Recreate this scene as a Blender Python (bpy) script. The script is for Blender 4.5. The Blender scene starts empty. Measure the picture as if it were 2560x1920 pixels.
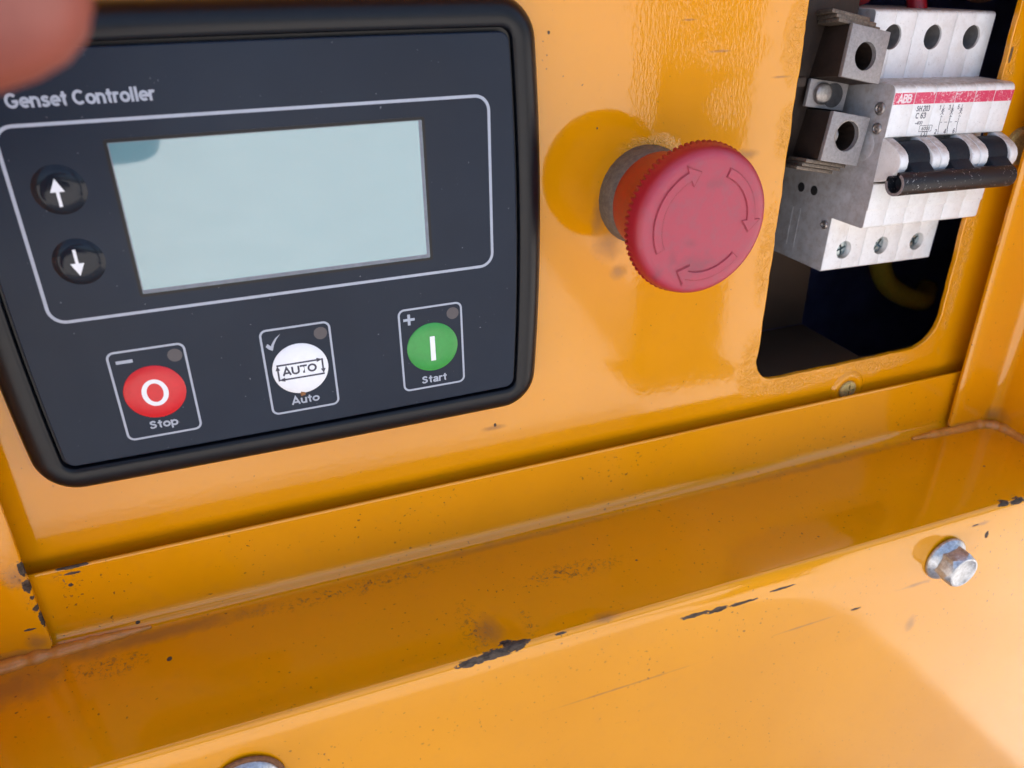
import bpy, bmesh, math, random
from mathutils import Matrix, Vector, noise as mnoise

# ------------------------------------------------------------------ camera, world, sun
MM = 0.001
Z0 = 1.0            # height of the camera's foot point on the panel, metres
DC = 209.0          # camera distance from the panel plane, mm
sc = bpy.context.scene
R = ((0.9368079, 0.0121689, -0.3496324), (-0.1721337, 0.8860848, -0.4303763), (0.3045667, 0.4633634, 0.8321859))
cam_d = bpy.data.cameras.new('camera')
cam = bpy.data.objects.new('camera', cam_d)
sc.collection.objects.link(cam)
def pdir(v):        # panel frame (right, down, into panel) -> world
    return Vector((v[0], v[2], -v[1]))
cx, cy, cz = pdir(R[0]), -pdir(R[1]), -pdir(R[2])
cam.matrix_world = Matrix(((cx.x, cy.x, cz.x, 0), (cx.y, cy.y, cz.y, -DC * MM), (cx.z, cy.z, cz.z, Z0), (0, 0, 0, 1)))
cam_d.sensor_width = 36.0
cam_d.lens = 1994.4 / 2560 * 36
cam_d.clip_start = 0.004
cam_d.clip_end = 2000
cam_d.dof.use_dof = True
cam_d.dof.focus_distance = 0.236
cam_d.dof.aperture_fstop = 16.0
sc.camera = cam

SUN_EL, SUN_ROT = math.radians(50), math.radians(-8)
world = bpy.data.worlds.new('World'); sc.world = world; world.use_nodes = True
wn = world.node_tree
sky = wn.nodes.new('ShaderNodeTexSky'); sky.sky_type = 'NISHITA'; sky.sun_disc = False
sky.sun_elevation = SUN_EL; sky.sun_rotation = SUN_ROT; sky.dust_density = 7.0; sky.air_density = 1.0
bg = wn.nodes['Background']; bg.inputs[1].default_value = 0.15
wn.links.new(sky.outputs[0], bg.inputs[0])
sd = bpy.data.lights.new('sun', 'SUN'); sd.energy = 3.2; sd.angle = math.radians(0.6); sd.color = (1.0, 0.95, 0.88)
sun = bpy.data.objects.new('sun', sd); sc.collection.objects.link(sun)
sdir = Vector((math.sin(SUN_ROT) * math.cos(SUN_EL), math.cos(SUN_ROT) * math.cos(SUN_EL), math.sin(SUN_EL)))
sun.rotation_euler = sdir.to_track_quat('Z', 'Y').to_euler()
sun.location = (0, 3, 4)

sc.view_settings.view_transform = 'Standard'
sc.view_settings.look = 'None'
sc.view_settings.gamma = 1.0
sc.view_settings.exposure = 1.78
sc.render.engine = 'CYCLES'
sc.cycles.use_denoising = True
sc.cycles.max_bounces = 6
sc.cycles.diffuse_bounces = 4
sc.cycles.glossy_bounces = 3
sc.cycles.use_adaptive_sampling = True
sc.cycles.adaptive_threshold = 0.02
sc.cycles.sample_clamp_indirect = 6.0
sc.cycles.use_light_tree = False

rnd = random.Random(7)
COL = sc.collection

# ------------------------------------------------------------------ frames
# panel-local millimetres: x right, u up, h towards the viewer (0 = face of the control panel)
PANEL = Matrix(((MM, 0, 0, 0), (0, 0, -MM, 0), (0, MM, 0, Z0), (0, 0, 0, 1)))
def W(x, u, h): return PANEL @ Vector((x, u, h))
def wmm(x, u, h): return (x, -h, Z0 * 1000 + u)     # the same point in world millimetres
# breaker frame
def rotvec(w):
    v = Vector(w); return Matrix.Rotation(v.length, 3, v.normalized())
_S = Matrix(((1, 0, 0), (0, -1, 0), (0, 0, -1)))
_Rb = _S @ rotvec((0.008369, -0.038426, 0.041201)) @ _S
BREAK = PANEL @ (Matrix.Translation((225.216, -56.503, DC - 216.912)) @ _Rb.to_4x4())

# ------------------------------------------------------------------ node helpers
class NT:
    def __init__(s, name):
        s.m = bpy.data.materials.new(name); s.m.use_nodes = True
        s.t = s.m.node_tree; s.t.nodes.clear()
        s.out = s.t.nodes.new('ShaderNodeOutputMaterial')
    def n(s, typ, **kw):
        o = s.t.nodes.new(typ)
        for k, v in kw.items(): setattr(o, k, v)
        return o
    def l(s, a, b): s.t.links.new(a, b)
    def setin(s, inp, v):
        if isinstance(v, bpy.types.NodeSocket): s.l(v, inp)
        else: inp.default_value = v
    def math(s, op, a, b=None, c=None, clamp=False):
        o = s.n('ShaderNodeMath', operation=op, use_clamp=clamp)
        s.setin(o.inputs[0], a)
        if b is not None: s.setin(o.inputs[1], b)
        if c is not None: s.setin(o.inputs[2], c)
        return o.outputs[0]
    def vmath(s, op, a, b=None):
        o = s.n('ShaderNodeVectorMath', operation=op)
        s.setin(o.inputs[0], a)
        if b is not None: s.setin(o.inputs[1], b)
        return o.outputs[1] if op == 'LENGTH' else o.outputs[0]
    def noise(s, vec, scale, detail=2.0, rough=0.5, dist=0.0):
        o = s.n('ShaderNodeTexNoise'); s.l(vec, o.inputs['Vector'])
        o.inputs['Scale'].default_value = scale; o.inputs['Detail'].default_value = detail
        o.inputs['Roughness'].default_value = rough; o.inputs['Distortion'].default_value = dist
        return o.outputs[0]
    def voro(s, vec, scale):
        o = s.n('ShaderNodeTexVoronoi'); s.l(vec, o.inputs['Vector']); o.inputs['Scale'].default_value = scale
        return o.outputs[0]
    def ramp(s, v, a, b, inv=False):
        o = s.n('ShaderNodeMapRange'); s.l(v, o.inputs[0])
        o.inputs[1].default_value = a; o.inputs[2].default_value = b
        o.inputs[3].default_value = 1.0 if inv else 0.0; o.inputs[4].default_value = 0.0 if inv else 1.0
        return o.outputs[0]
    def mix(s, fac, a, b):
        o = s.n('ShaderNodeMix', data_type='RGBA')
        s.setin(o.inputs[0], fac); s.setin(o.inputs[6], a); s.setin(o.inputs[7], b)
        return o.outputs[2]
    def pos(s):     # world millimetres
        g = s.n('ShaderNodeNewGeometry')
        return s.vmath('MULTIPLY', g.outputs['Position'], (1000, 1000, 1000))
    def bump(s, h, strength, dist, normal=None):
        o = s.n('ShaderNodeBump'); s.l(h, o.inputs['Height'])
        s.setin(o.inputs['Strength'], strength); o.inputs['Distance'].default_value = dist * MM
        if normal is not None: s.l(normal, o.inputs['Normal'])
        return o.outputs[0]
    def bsdf(s, **kw):
        o = s.n('ShaderNodeBsdfPrincipled')
        for k, v in kw.items(): s.setin(o.inputs[k.replace('_', ' ').replace('IOR', 'IOR')], v)
        s.l(o.outputs[0], s.out.inputs[0])
        return o
def C(r, g, b): return (r, g, b, 1.0)

def ellip(t, P, lst, nz, amp, sharp):
    """union of noisy ellipsoid blobs: lst of (x,u,h, rx,ru,rh) in panel mm"""
    acc = None
    for (x, u, h, rx, ru, rh) in lst:
        d = t.vmath('SUBTRACT', P, wmm(x, u, h))
        d = t.vmath('MULTIPLY', d, (1.0 / rx, 1.0 / rh, 1.0 / ru))
        v = t.math('SUBTRACT', 1.0, t.vmath('LENGTH', d))
        acc = v if acc is None else t.math('MAXIMUM', acc, v)
    if nz is None: return acc
    v = t.math('MULTIPLY_ADD', t.math('SUBTRACT', nz, 0.5), amp, acc)
    return t.math('MULTIPLY', v, sharp, clamp=True)
def blob(t, acc, nz, amp, sharp):
    return t.math('MULTIPLY', t.math('MULTIPLY_ADD', t.math('SUBTRACT', nz, 0.5), amp, acc), sharp, clamp=True)

ORANGE = C(0.70, 0.265, 0.008)
def paint(name, chips=(), rust=(), smear_shade=(), blister=(), rough_edge=(), speck=0.68, peel=0.10, coat_rough=0.055):
    t = NT(name); P = t.pos()
    n_lo = t.noise(P, 0.018, 3.0)
    n_mid = t.noise(P, 0.22, 3.0, 0.6)
    n_sp = t.noise(P, 0.85, 1.0, 0.4)
    col = t.mix(t.ramp(n_lo, 0.3, 0.7), C(0.69, 0.270, 0.001), C(0.75, 0.300, 0.002))
    col = t.mix(t.math('MULTIPLY', t.ramp(n_mid, 0.55, 0.8), 0.10), col, C(0.45, 0.20, 0.05))
    # fine specks of dirt
    gate = t.ramp(t.noise(P, 0.05, 2.0), 0.42, 0.62)
    sp = t.math('MULTIPLY', t.ramp(n_sp, speck + 0.06, speck + 0.10), gate)
    col = t.mix(t.math('MULTIPLY', sp, 0.85), col, C(0.10, 0.045, 0.02))
    rough = t.math('MULTIPLY_ADD', n_mid, 0.09, coat_rough - 0.045)
    coat = 1.0
    hts = None
    if smear_shade:
        m = t.math('MULTIPLY', ellip(t, P, smear_shade, n_mid, 0.9, 1.3), 0.55)
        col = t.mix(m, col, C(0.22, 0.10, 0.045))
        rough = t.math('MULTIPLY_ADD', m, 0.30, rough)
    if rust:
        e = ellip(t, P, rust, n_mid, 1.0, 1.2)
        sp2 = t.math('MULTIPLY', e, t.ramp(t.noise(P, 0.9, 4.0, 0.75, 0.6), 0.54, 0.60))
        col = t.mix(sp2, col, C(0.09, 0.045, 0.018))
        rough = t.math('MULTIPLY_ADD', sp2, 0.4, rough)
    wearm = None
    if chips:
        acc = ellip(t, P, chips, None, 0, 0)
        n_ch = t.noise(t.vmath('MULTIPLY', P, (0.55, 1.0, 1.0)), 0.9, 4.0, 0.7)
        e0 = blob(t, acc, n_ch, 1.9, 9.0)
        e1 = blob(t, acc, n_ch, 2.2, 5.0)
        rimc = t.math('SUBTRACT', e1, e0, clamp=True)
        col = t.mix(t.math('MULTIPLY', rimc, 0.7), col, C(0.30, 0.15, 0.05))
        metal = t.mix(t.ramp(n_ch, 0.35, 0.65), C(0.035, 0.028, 0.024), C(0.12, 0.09, 0.07))
        col = t.mix(e0, col, metal)
        rough = t.math('MULTIPLY_ADD', e0, 0.45, rough)
        wearm = e0
    # orange peel + runs
    peel_n = t.noise(P, 0.55, 1.0, 0.5)
    nrm = t.bump(peel_n, peel, 0.25)
    if blister:
        e = ellip(t, P, blister, n_mid, 0.7, 1.5)
        st = t.vmath('MULTIPLY', P, (1.0, 1.0, 0.45))
        b1 = t.noise(st, 0.95, 2.0, 0.6)
        nrm = t.bump(b1, t.math('MULTIPLY', e, 0.26), 0.34, nrm)
    if rough_edge:
        e = ellip(t, P, rough_edge, n_mid, 0.8, 2.2)
        b2 = t.noise(P, 0.42, 3.0, 0.7, 1.2)
        nrm = t.bump(b2, t.math('MULTIPLY', e, 0.8), 0.9, nrm)
        col = t.mix(t.math('MULTIPLY', e, 0.14), col, C(0.75, 0.40, 0.10))
    b = t.bsdf(Base_Color=col, Roughness=0.5, Normal=nrm, Coat_Normal=nrm, Coat_IOR=1.56, Coat_Roughness=rough)
    b.inputs['Specular IOR Level'].default_value = 0.0
    if wearm is not None:
        t.l(t.math('SUBTRACT', 1.0, wearm), b.inputs['Coat Weight'])
        t.l(t.math('MULTIPLY', wearm, 0.2), b.inputs['Metallic'])
    else: b.inputs['Coat Weight'].default_value = coat
    return t.m

def plain(name, col, rough=0.5, metal=0.0, var=0.15, scale=0.6, bump=0.0, bscale=1.5, coat=0.0, spec=0.5, dust=0.0, dcol=C(0.35, 0.30, 0.25)):
    t = NT(name); P = t.pos()
    n = t.noise(P, scale, 4.0, 0.6)
    d = C(*[c * (1 - var) for c in col[:3]])
    l = C(*[min(1, c * (1 + var)) for c in col[:3]])
    c = t.mix(t.ramp(n, 0.3, 0.7), d, l)
    if dust:
        m = t.math('MULTIPLY', t.ramp(t.noise(P, scale * 2.3, 5.0, 0.7), 0.45, 0.75), dust)
        c = t.mix(m, c, dcol)
    r = t.math('MULTIPLY_ADD', n, 0.16, rough - 0.08)
    kw = dict(Base_Color=c, Roughness=r, Metallic=metal, Coat_Weight=coat, Coat_Roughness=0.08)
    if bump: kw['Normal'] = t.bump(t.noise(P, bscale, 3.0, 0.6), bump, 0.3)
    b = t.bsdf(**kw); b.inputs['Specular IOR Level'].default_value = spec
    return t.m

# ------------------------------------------------------------------ mesh helpers
def new_obj(name, me, mat, parent=None):
    o = bpy.data.objects.new(name, me); COL.objects.link(o)
    if mat is not None: me.materials.clear(); me.materials.append(mat)
    if parent is not None: o.parent = parent
    return o
def root(name, at, label, cat, group=None):
    o = bpy.data.objects.new(name, None); COL.objects.link(o)
    o.location = at; o.empty_display_size = 0.02
    o['label'] = label; o['category'] = cat
    if group: o['group'] = group
    return o
def base_of(p):
    v = Vector((0, 0, 0))
    while p is not None: v += p.location; p = p.parent
    return v
def finish(me, angle=35):
    for p in me.polygons: p.use_smooth = True
    me.set_sharp_from_angle(angle=math.radians(angle))
def mk(name, verts, faces, mat, parent=None, M=PANEL, angle=35, bevel=0, segs=2):
    b = base_of(parent)
    me = bpy.data.meshes.new(name)
    me.from_pydata([tuple((M @ Vector(v)) - b) for v in verts], [], faces)
    me.update()
    bm = bmesh.new(); bm.from_mesh(me)
    bmesh.ops.recalc_face_normals(bm, faces=bm.faces)
    if bevel:
        eds = [e for e in bm.edges if len(e.link_faces) == 2 and e.calc_face_angle(0) > math.radians(28)]
        bmesh.ops.bevel(bm, geom=eds, offset=bevel * MM, segments=segs, profile=0.5, affect='EDGES', clamp_overlap=True)
    bm.to_mesh(me); bm.free()
    finish(me, angle)
    return new_obj(name, me, mat, parent)
def boxv(x0, x1, u0, u1, h0, h1):
    v = [(x, u, h) for x in (x0, x1) for u in (u0, u1) for h in (h0, h1)]
    f = [(0, 1, 3, 2), (4, 6, 7, 5), (0, 4, 5, 1), (2, 3, 7, 6), (0, 2, 6, 4), (1, 5, 7, 3)]
    return v, f
def box(name, x0, x1, u0, u1, h0, h1, mat, parent=None, M=PANEL, bevel=0.3, segs=2):
    v, f = boxv(x0, x1, u0, u1, h0, h1)
    return mk(name, v, f, mat, parent, M, bevel=bevel, segs=segs)
def join(*parts):
    V, F = [], []
    for v, f in parts:
        n = len(V); V += list(v); F += [tuple(i + n for i in q) for q in f]
    return V, F
def lathe(prof, seg=48, mod=None, closed=False):
    """prof: list of (r, h) about the local h axis"""
    V, F = [], []
    for k, (r, h) in enumerate(prof):
        for i in range(seg):
            a = 2 * math.pi * i / seg
            rr = r if mod is None else mod(k, i, r)
            V.append((rr * math.cos(a), rr * math.sin(a), h))
    n = len(prof)
    for k in range(n - 1):
        for i in range(seg):
            j = (i + 1) % seg
            F.append((k * seg + i, k * seg + j, (k + 1) * seg + j, (k + 1) * seg + i))
    if prof[0][0] > 1e-6: F.append(tuple(range(seg))[::-1])
    F.append(tuple((n - 1) * seg + i for i in range(seg)))
    return V, F
def shift(vf, dx=0, du=0, dh=0):
    return [(x + dx, u + du, h + dh) for x, u, h in vf[0]], vf[1]
def extrude_x(prof, x0, x1, nx=1, wob=None):
    """closed polygon prof [(u,h)] swept along x"""
    V, F = [], []; n = len(prof)
    for k in range(nx + 1):
        x = x0 + (x1 - x0) * k / nx
        for (u, h) in prof:
            if wob: du, dh = wob(x, u, h); V.append((x, u + du, h + dh))
            else: V.append((x, u, h))
    for k in range(nx):
        for i in range(n):
            j = (i + 1) % n
            F.append((k * n + i, k * n + j, (k + 1) * n + j, (k + 1) * n + i))
    F.append(tuple(range(n))[::-1]); F.append(tuple(nx * n + i for i in range(n)))
    return V, F
def curve_mesh(name, cu):
    o = bpy.data.objects.new(name, cu); COL.objects.link(o)
    dg = bpy.context.evaluated_depsgraph_get(); dg.update()
    me = bpy.data.meshes.new_from_object(o.evaluated_get(dg))
    bpy.data.objects.remove(o); bpy.data.curves.remove(cu)
    return me
def place(me, name, mat, parent, M, angle=35):
    me.transform(M); me.transform(Matrix.Translation(-base_of(parent)))
    me.update(); finish(me, angle); me.name = name
    return new_obj(name, me, mat, parent)
def flat(name, loops, h0, h1, mat, parent=None, M=PANEL, bevel=0.0):
    """filled 2D outline(s) (holes allowed) between heights h0 and h1"""
    cu = bpy.data.curves.new(name, 'CURVE'); cu.dimensions = '2D'; cu.fill_mode = 'BOTH'
    for lp in loops:
        s = cu.splines.new('POLY'); s.points.add(len(lp) - 1)
        for p, q in zip(s.points, lp): p.co = (q[0], q[1], 0, 1)
        s.use_cyclic_u = True
    cu.extrude = max((h1 - h0) / 2 - bevel, 1e-4); cu.bevel_depth = bevel; cu.bevel_resolution = 2
    if bevel: cu.offset = -bevel
    me = curve_mesh(name, cu)
    return place(me, name, mat, parent, M @ Matrix.Translation((0, 0, (h0 + h1) / 2)))
def smooth_path(pts, n=8):
    out = []; P = [Vector(p) for p in pts]; P = [P[0] * 2 - P[1]] + P + [P[-1] * 2 - P[-2]]
    for k in range(1, len(P) - 2):
        for i in range(n):
            t = i / n; a, b, c, d = P[k - 1], P[k], P[k + 1], P[k + 2]
            out.append(0.5 * ((2 * b) + (c - a) * t + (2 * a - 5 * b + 4 * c - d) * t * t + (3 * b - a - 3 * c + d) * t ** 3))
    out.append(P[-2]); return out
def _arc(cx_, cy_, rx, ry, a0, a1, n=14): return [(cx_ + rx * math.cos(math.radians(a0 + (a1 - a0) * i / n)), cy_ + ry * math.sin(math.radians(a0 + (a1 - a0) * i / n))) for i in range(n + 1)]
def _sm(*p): return [(q.x, q.y) for q in smooth_path([(a, b_, 0) for a, b_ in p], 5)]
_S = _sm((.52, .53), (.43, .63), (.30, .645), (.16, .57), (.2, .44), (.34, .38), (.49, .30), (.50, .17), (.33, .085), (.18, .1), (.1, .2))
GLYPH = {   # advance, centre lines; cap height 1, x-height .73
 'G': (.96, [_arc(.46, .5, .36, .4, 42, 325) + [(.80, .46)], [(.48, .45), (.88, .45)]]),
 'C': (.90, [_arc(.46, .5, .36, .4, 45, 315)]),
 'e': (.72, [[(.12, .37), (.62, .37)] + _arc(.36, .365, .27, .27, 0, 312)[1:]]),
 'n': (.72, [[(.11, 0), (.11, .73)], [(.11, .40)] + _arc(.34, .42, .23, .215, 175, 0) + [(.57, 0)]]),
 's': (.66, [_S]), 'S': (.82, [[(x * 1.2, y * 1.37) for x, y in _S]]),
 't': (.48, [[(.23, .94), (.23, .22)] + _arc(.33, .2, .10, .12, 190, 275, 5), [(.02, .65), (.44, .65)]]),
 'o': (.74, [_arc(.37, .365, .27, .27, 0, 360, 26)]),
 'r': (.50, [[(.11, 0), (.11, .73)], _sm((.11, .40), (.17, .56), (.29, .64), (.44, .61))]),
 'l': (.32, [[(.14, 0), (.14, 1)]]),
 'p': (.74, [[(.11, -.27), (.11, .73)], _arc(.37, .365, .26, .27, 0, 360, 26)]),
 'A': (.90, [[(.08, 0), (.45, .97), (.82, 0)], [(.22, .29), (.68, .29)]]),
 'u': (.72, [[(.13, .73), (.13, .3)] + _arc(.34, .30, .21, .21, 180, 360), [(.57, .73), (.57, 0)]]),
 'a': (.68, [_sm((.12, .53), (.2, .625), (.34, .65), (.49, .6), (.54, .46)) + [(.54, .12), (.60, 0)], _sm((.54, .41), (.3, .36), (.13, .27), (.13, .14), (.26, .08), (.43, .13), (.54, .27))]),
 'U': (.86, [[(.12, 1), (.12, .36)] + _arc(.43, .36, .31, .27, 180, 360) + [(.74, 1)]]),
 'T': (.76, [[(.02, .91), (.74, .91)], [(.38, .91), (.38, 0)]]),
 'O': (.96, [_arc(.48, .5, .37, .4, 0, 360, 30)]),
 'B': (.82, [[(.12, 0), (.12, 1)], [(.12, .92), (.45, .92)] + _arc(.45, .73, .2, .19, 90, -90, 8) + [(.12, .54)], [(.45, .52)] + _arc(.47, .3, .24, .22, 90, -90, 8) + [(.12, .08)]]),
 'H': (.84, [[(.12, 0), (.12, 1)], [(.70, 0), (.70, 1)], [(.12, .52), (.70, .52)]]),
 ' ': (.34, []),
 '0': (.66, [_arc(.33, .5, .22, .42, 0, 360, 26)]), '1': (.56, [[(.34, 0), (.34, 1)], [(.10, .76), (.34, .95)]]),
 '2': (.66, [_sm((.1, .72), (.16, .87), (.33, .92), (.5, .84), (.53, .68), (.42, .5), (.2, .28)) + [(.09, .08), (.57, .08)]]),
 '3': (.66, [_sm((.1, .78), (.2, .9), (.36, .92), (.5, .8), (.47, .62), (.30, .53)), _sm((.30, .53), (.5, .46), (.55, .28), (.45, .12), (.28, .08), (.1, .2))]),
 '4': (.66, [[(.46, 0), (.46, .97)], [(.46, .97), (.06, .28), (.62, .28)]]),
 '5': (.66, [[(.54, .92), (.18, .92)] + _sm((.13, .5), (.3, .58), (.5, .5), (.54, .3), (.44, .12), (.26, .08), (.1, .2))]),
 '6': (.66, [_sm((.53, .8), (.4, .92), (.25, .88), (.13, .7), (.10, .4), (.15, .18), (.3, .08), (.47, .15), (.54, .32), (.46, .5), (.3, .55), (.13, .42))]),
 '~': (.62, [_sm((.05, .33), (.17, .43), (.3, .36), (.42, .28), (.56, .38))]),
}
def ribbon(pts, w, h0, h1):
    n = len(pts); cl = n > 3 and math.dist(pts[0], pts[-1]) < 1e-6
    if cl: pts = pts[:-1]; n -= 1
    L = []
    for k in range(n):
        if cl: a, b_, c = pts[k - 1], pts[k], pts[(k + 1) % n]
        else: a, b_, c = pts[max(k - 1, 0)], pts[k], pts[min(k + 1, n - 1)]
        d0 = Vector((b_[0] - a[0], b_[1] - a[1])); d1 = Vector((c[0] - b_[0], c[1] - b_[1]))
        if d0.length < 1e-9: d0 = d1
        if d1.length < 1e-9: d1 = d0
        d0.normalize(); d1.normalize(); t = d0 + d1
        t = t.normalized() if t.length > 1e-6 else d0
        m = Vector((-t.y, t.x)); k_ = 1.0 / max(0.38, m.dot(Vector((-d0.y, d0.x))))
        o = m * (w / 2 * k_); L.append(((b_[0] + o.x, b_[1] + o.y), (b_[0] - o.x, b_[1] - o.y)))
    V, F = [], []
    for (l, r) in L: V += [(l[0], l[1], h1), (r[0], r[1], h1), (r[0], r[1], h0), (l[0], l[1], h0)]
    for k in range(n if cl else n - 1):
        a, b_ = 4 * k, 4 * ((k + 1) % n)
        for q in range(4): F.append((a + q, a + (q + 1) % 4, b_ + (q + 1) % 4, b_ + q))
    if not cl: F += [(0, 1, 2, 3), (4 * n - 4, 4 * n - 1, 4 * n - 2, 4 * n - 3)]
    return V, F
def text(name, body, x, u, height, h0, mat, parent=None, M=PANEL, bold=0.19, align='CENTER', thick=0.03, width=None, slant=0.0):
    tot = sum(GLYPH[c][0] for c in body) * height; k = width / tot if width else 1.0
    ox = x - tot * k / 2 if align == 'CENTER' else x
    parts = []; q = 0
    for c in body:
        adv, strokes = GLYPH[c]
        for st in strokes:
            pts = [(ox + (px + slant * py) * height * k, u + py * height) for px, py in st]
            parts.append(ribbon(pts, bold * height, h0 - 0.05, h0 + thick * 0.5 + 0.004 * (q % 4))); q += 1
        ox += adv * height * k
    return mk(name, *join(*parts), mat, parent, M, angle=30)
def circle(x, u, r, n=48): return [(x + r * math.cos(2 * math.pi * i / n), u + r * math.sin(2 * math.pi * i / n)) for i in range(n)]
def rrect(x0, x1, u0, u1, r, n=8):
    P = []
    for (cx_, cu_, a0) in ((x1 - r, u1 - r, 0), (x0 + r, u1 - r, 90), (x0 + r, u0 + r, 180), (x1 - r, u0 + r, 270)):
        for i in range(n + 1):
            a = math.radians(a0 + 90 * i / n); P.append((cx_ + r * math.cos(a), cu_ + r * math.sin(a)))
    return P
def frame(x0, x1, u0, u1, r, w): return [rrect(x0, x1, u0, u1, r), rrect(x0 + w, x1 - w, u0 + w, u1 - w, max(r - w, 0.2))]
def tube(path, r, seg=12, caps=True):
    """round tube through a list of points (panel mm)"""
    V, F = [], []; P = [Vector(p) for p in path]; n = len(P); up = Vector((0.13, 0.31, 0.94)).normalized()
    for k in range(n):
        t = (P[min(k + 1, n - 1)] - P[max(k - 1, 0)]).normalized()
        a = t.cross(up).normalized(); b = t.cross(a)
        rr = r[k] if isinstance(r, (list, tuple)) else r
        for i in range(seg):
            q = 2 * math.pi * i / seg; V.append(tuple(P[k] + a * rr * math.cos(q) + b * rr * math.sin(q)))
    for k in range(n - 1):
        for i in range(seg):
            j = (i + 1) % seg; F.append((k * seg + i, k * seg + j, (k + 1) * seg + j, (k + 1) * seg + i))
    F.append(tuple(range(seg))[::-1]); F.append(tuple((n - 1) * seg + i for i in range(seg)))
    return V, F
def cut(o, *cutters):
    """difference of world-space cutter meshes (verts, faces, M) from o, applied at once"""
    tmp = []
    for v, f, M in cutters:
        c = mk('cutter', v, f, None, None, M); tmp.append(c)
        m = o.modifiers.new('b', 'BOOLEAN'); m.operation = 'DIFFERENCE'; m.object = c; m.solver = 'EXACT'
    dg = bpy.context.evaluated_depsgraph_get(); dg.update()
    me = bpy.data.meshes.new_from_object(o.evaluated_get(dg))
    old = o.data; o.modifiers.clear(); o.data = me; bpy.data.meshes.remove(old)
    for c in tmp: m = c.data; bpy.data.objects.remove(c); bpy.data.meshes.remove(m)
    finish(o.data, 35)

# ------------------------------------------------------------------ materials
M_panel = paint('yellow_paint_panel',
    smear_shade=[(104.5, -66, 0, 3, 8, 4), (108, -75, 0, 6, 6, 4), (112, -84, 0, 3.5, 3, 4), (154, -52, 0, 6, 2, 3), (141, -22, 0, 4.5, 0.5, 3), (130, -13.5, 0, 3, 0.4, 3), (163, -30, 0, 4, 0.5, 3), (70, -131, 0, 5, 1.2, 3)],  # first blobs paint the stop button's contact shadow along with grime
    blister=[(131, -10, 0, 26, 16, 6), (140, -22, 0, 22, 8, 6), (117, -26, 0, 6, 26, 6), (144, -36, 0, 10, 10, 6)],
    rough_edge=[(167, -20, 0, 5, 14, 4), (167.5, -46, 0, 4, 9, 4), (166.5, -85, 0, 4, 20, 4), (168, -126, 0, 7, 14, 4), (185, -137, 0, 20, 4.5, 4), (222, -136.5, 0, 26, 4, 4), (256, -90, 0, 3.5, 50, 4), (255, -40, 0, 3, 25, 4), (120, -48, 0, 12, 5, 3)],
    chips=[(254, -28, 0, 0.6, 3, 2), (253.6, -42, 0, 0.6, 2, 2), (103, -40.5, 0, 0.3, 0.3, 2), (88, -15.3, 0, 0.35, 0.5, 2), (70.5, -130, 0, 0.5, 0.7, 2)],
    peel=0.035)
M_sill = paint('yellow_paint_sill',
    chips=[(44, -172.4, 52.6, 5.0, 1.2, 1.3), (51, -172.1, 52.4, 7, 1.3, 1.4), (57.5, -171.7, 52.0, 4.0, 1.5, 1.8), (55, -171, 50.6, 2.2, 1, 1.0), (116, -178.3, 54.4, 5.5, 0.8, 3), (124, -178.8, 54.5, 4, 1.0, 3), (133, -179.0, 54.5, 5.5, 0.6, 3), (148, -178.1, 54.5, 5, 0.45, 3), (243, -171.5, 52.3, 3, 0.7, 3), (249, -171.8, 52.5, 4, 0.9, 3), (71, -171.6, 52, 2.0, 0.35, 1),
           (181.3, -197.5, 54.5, 2.4, 0.5, 2), (236, -181.5, 54.5, 0.9, 1.6, 2), (229.5, -176, 54.5, 1.5, 0.35, 2),
           (-55.5, -145.1, 5, 4.2, 0.6, 2.2), (-55.5, -147.2, 5, 2.2, 0.5, 1), (-57, -151, 5, 0.7, 0.7, 1), (-43.5, -168.7, 6.5, 0.7, 0.5, 1),
           (106.6, -170.5, 32.8, 0.5, 1, 0.4), (255.6, -170.5, 32.5, 0.7, 1, 0.4), (-35.1, -170.5, 22.7, 0.6, 1, 0.9)],
    rust=[(48, -170.5, 42, 5.5, 3, 13), (64, -170.5, 46, 2.5, 3, 8), (20, -170.5, 13, 40, 3, 4), (-57, -149, 5, 4, 5, 2), (-50, -170.5, 20, 14, 3, 5), (85, -170.5, 30, 22, 3, 5)],
    smear_shade=[(200, -169.5, 9.5, 60, 1.6, 2.5), (70, -169.5, 9.5, 60, 1.6, 2.2), (86, -170.5, 52, 7, 2, 3), (52, -170.5, 44, 5, 3, 7), (92, -199, 54.5, 30, 0.55, 3), (160, -197.6, 54.5, 16, 0.5, 3), (210, -214, 54.5, 3, 5, 3), (207, -195, 54.5, 9, 1.0, 3), (-40, -170, 12, 40, 3, 4), (-75, -170, 18, 16, 4, 9), (232, -176, 54.5, 6, 1, 2)],
    speck=0.655, peel=0.05, coat_rough=0.085)
M_strip = paint('yellow_paint_frame',
    chips=[(-65.8, -140.0, 8.7, 0.9, 3.0, 2), (-66, -145.8, 8.7, 1.2, 2.2, 2), (-65.9, -149.6, 8.7, 0.6, 0.7, 1), (-65.8, -153.5, 8.7, 1.0, 1.0, 1), (-65.5, -158, 8.7, 0.6, 3.0, 2), (-69.1, -160.1, 8.7, 1.6, 0.4, 1)],
    rust=[(-68.5, -142, 8.7, 3.4, 5, 2), (-67, -152, 8.7, 1.5, 4, 2)],
    smear_shade=[(-68.3, -142, 8.7, 3.6, 4.5, 2), (-68.5, -165, 8.7, 4, 3.5, 2), (-74, -168, 8.5, 12, 2.5, 3), (268, -168.5, 8.5, 12, 2.2, 6), (283, -166, 12, 4, 5, 8)],
    peel=0.08)
M_canopy = paint('yellow_paint_canopy', peel=0.06)
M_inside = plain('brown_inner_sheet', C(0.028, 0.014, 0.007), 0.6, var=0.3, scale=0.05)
M_navy = plain('navy_inner_plastic', C(0.10, 0.11, 0.26), 0.55, var=0.3, scale=0.05)
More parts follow.
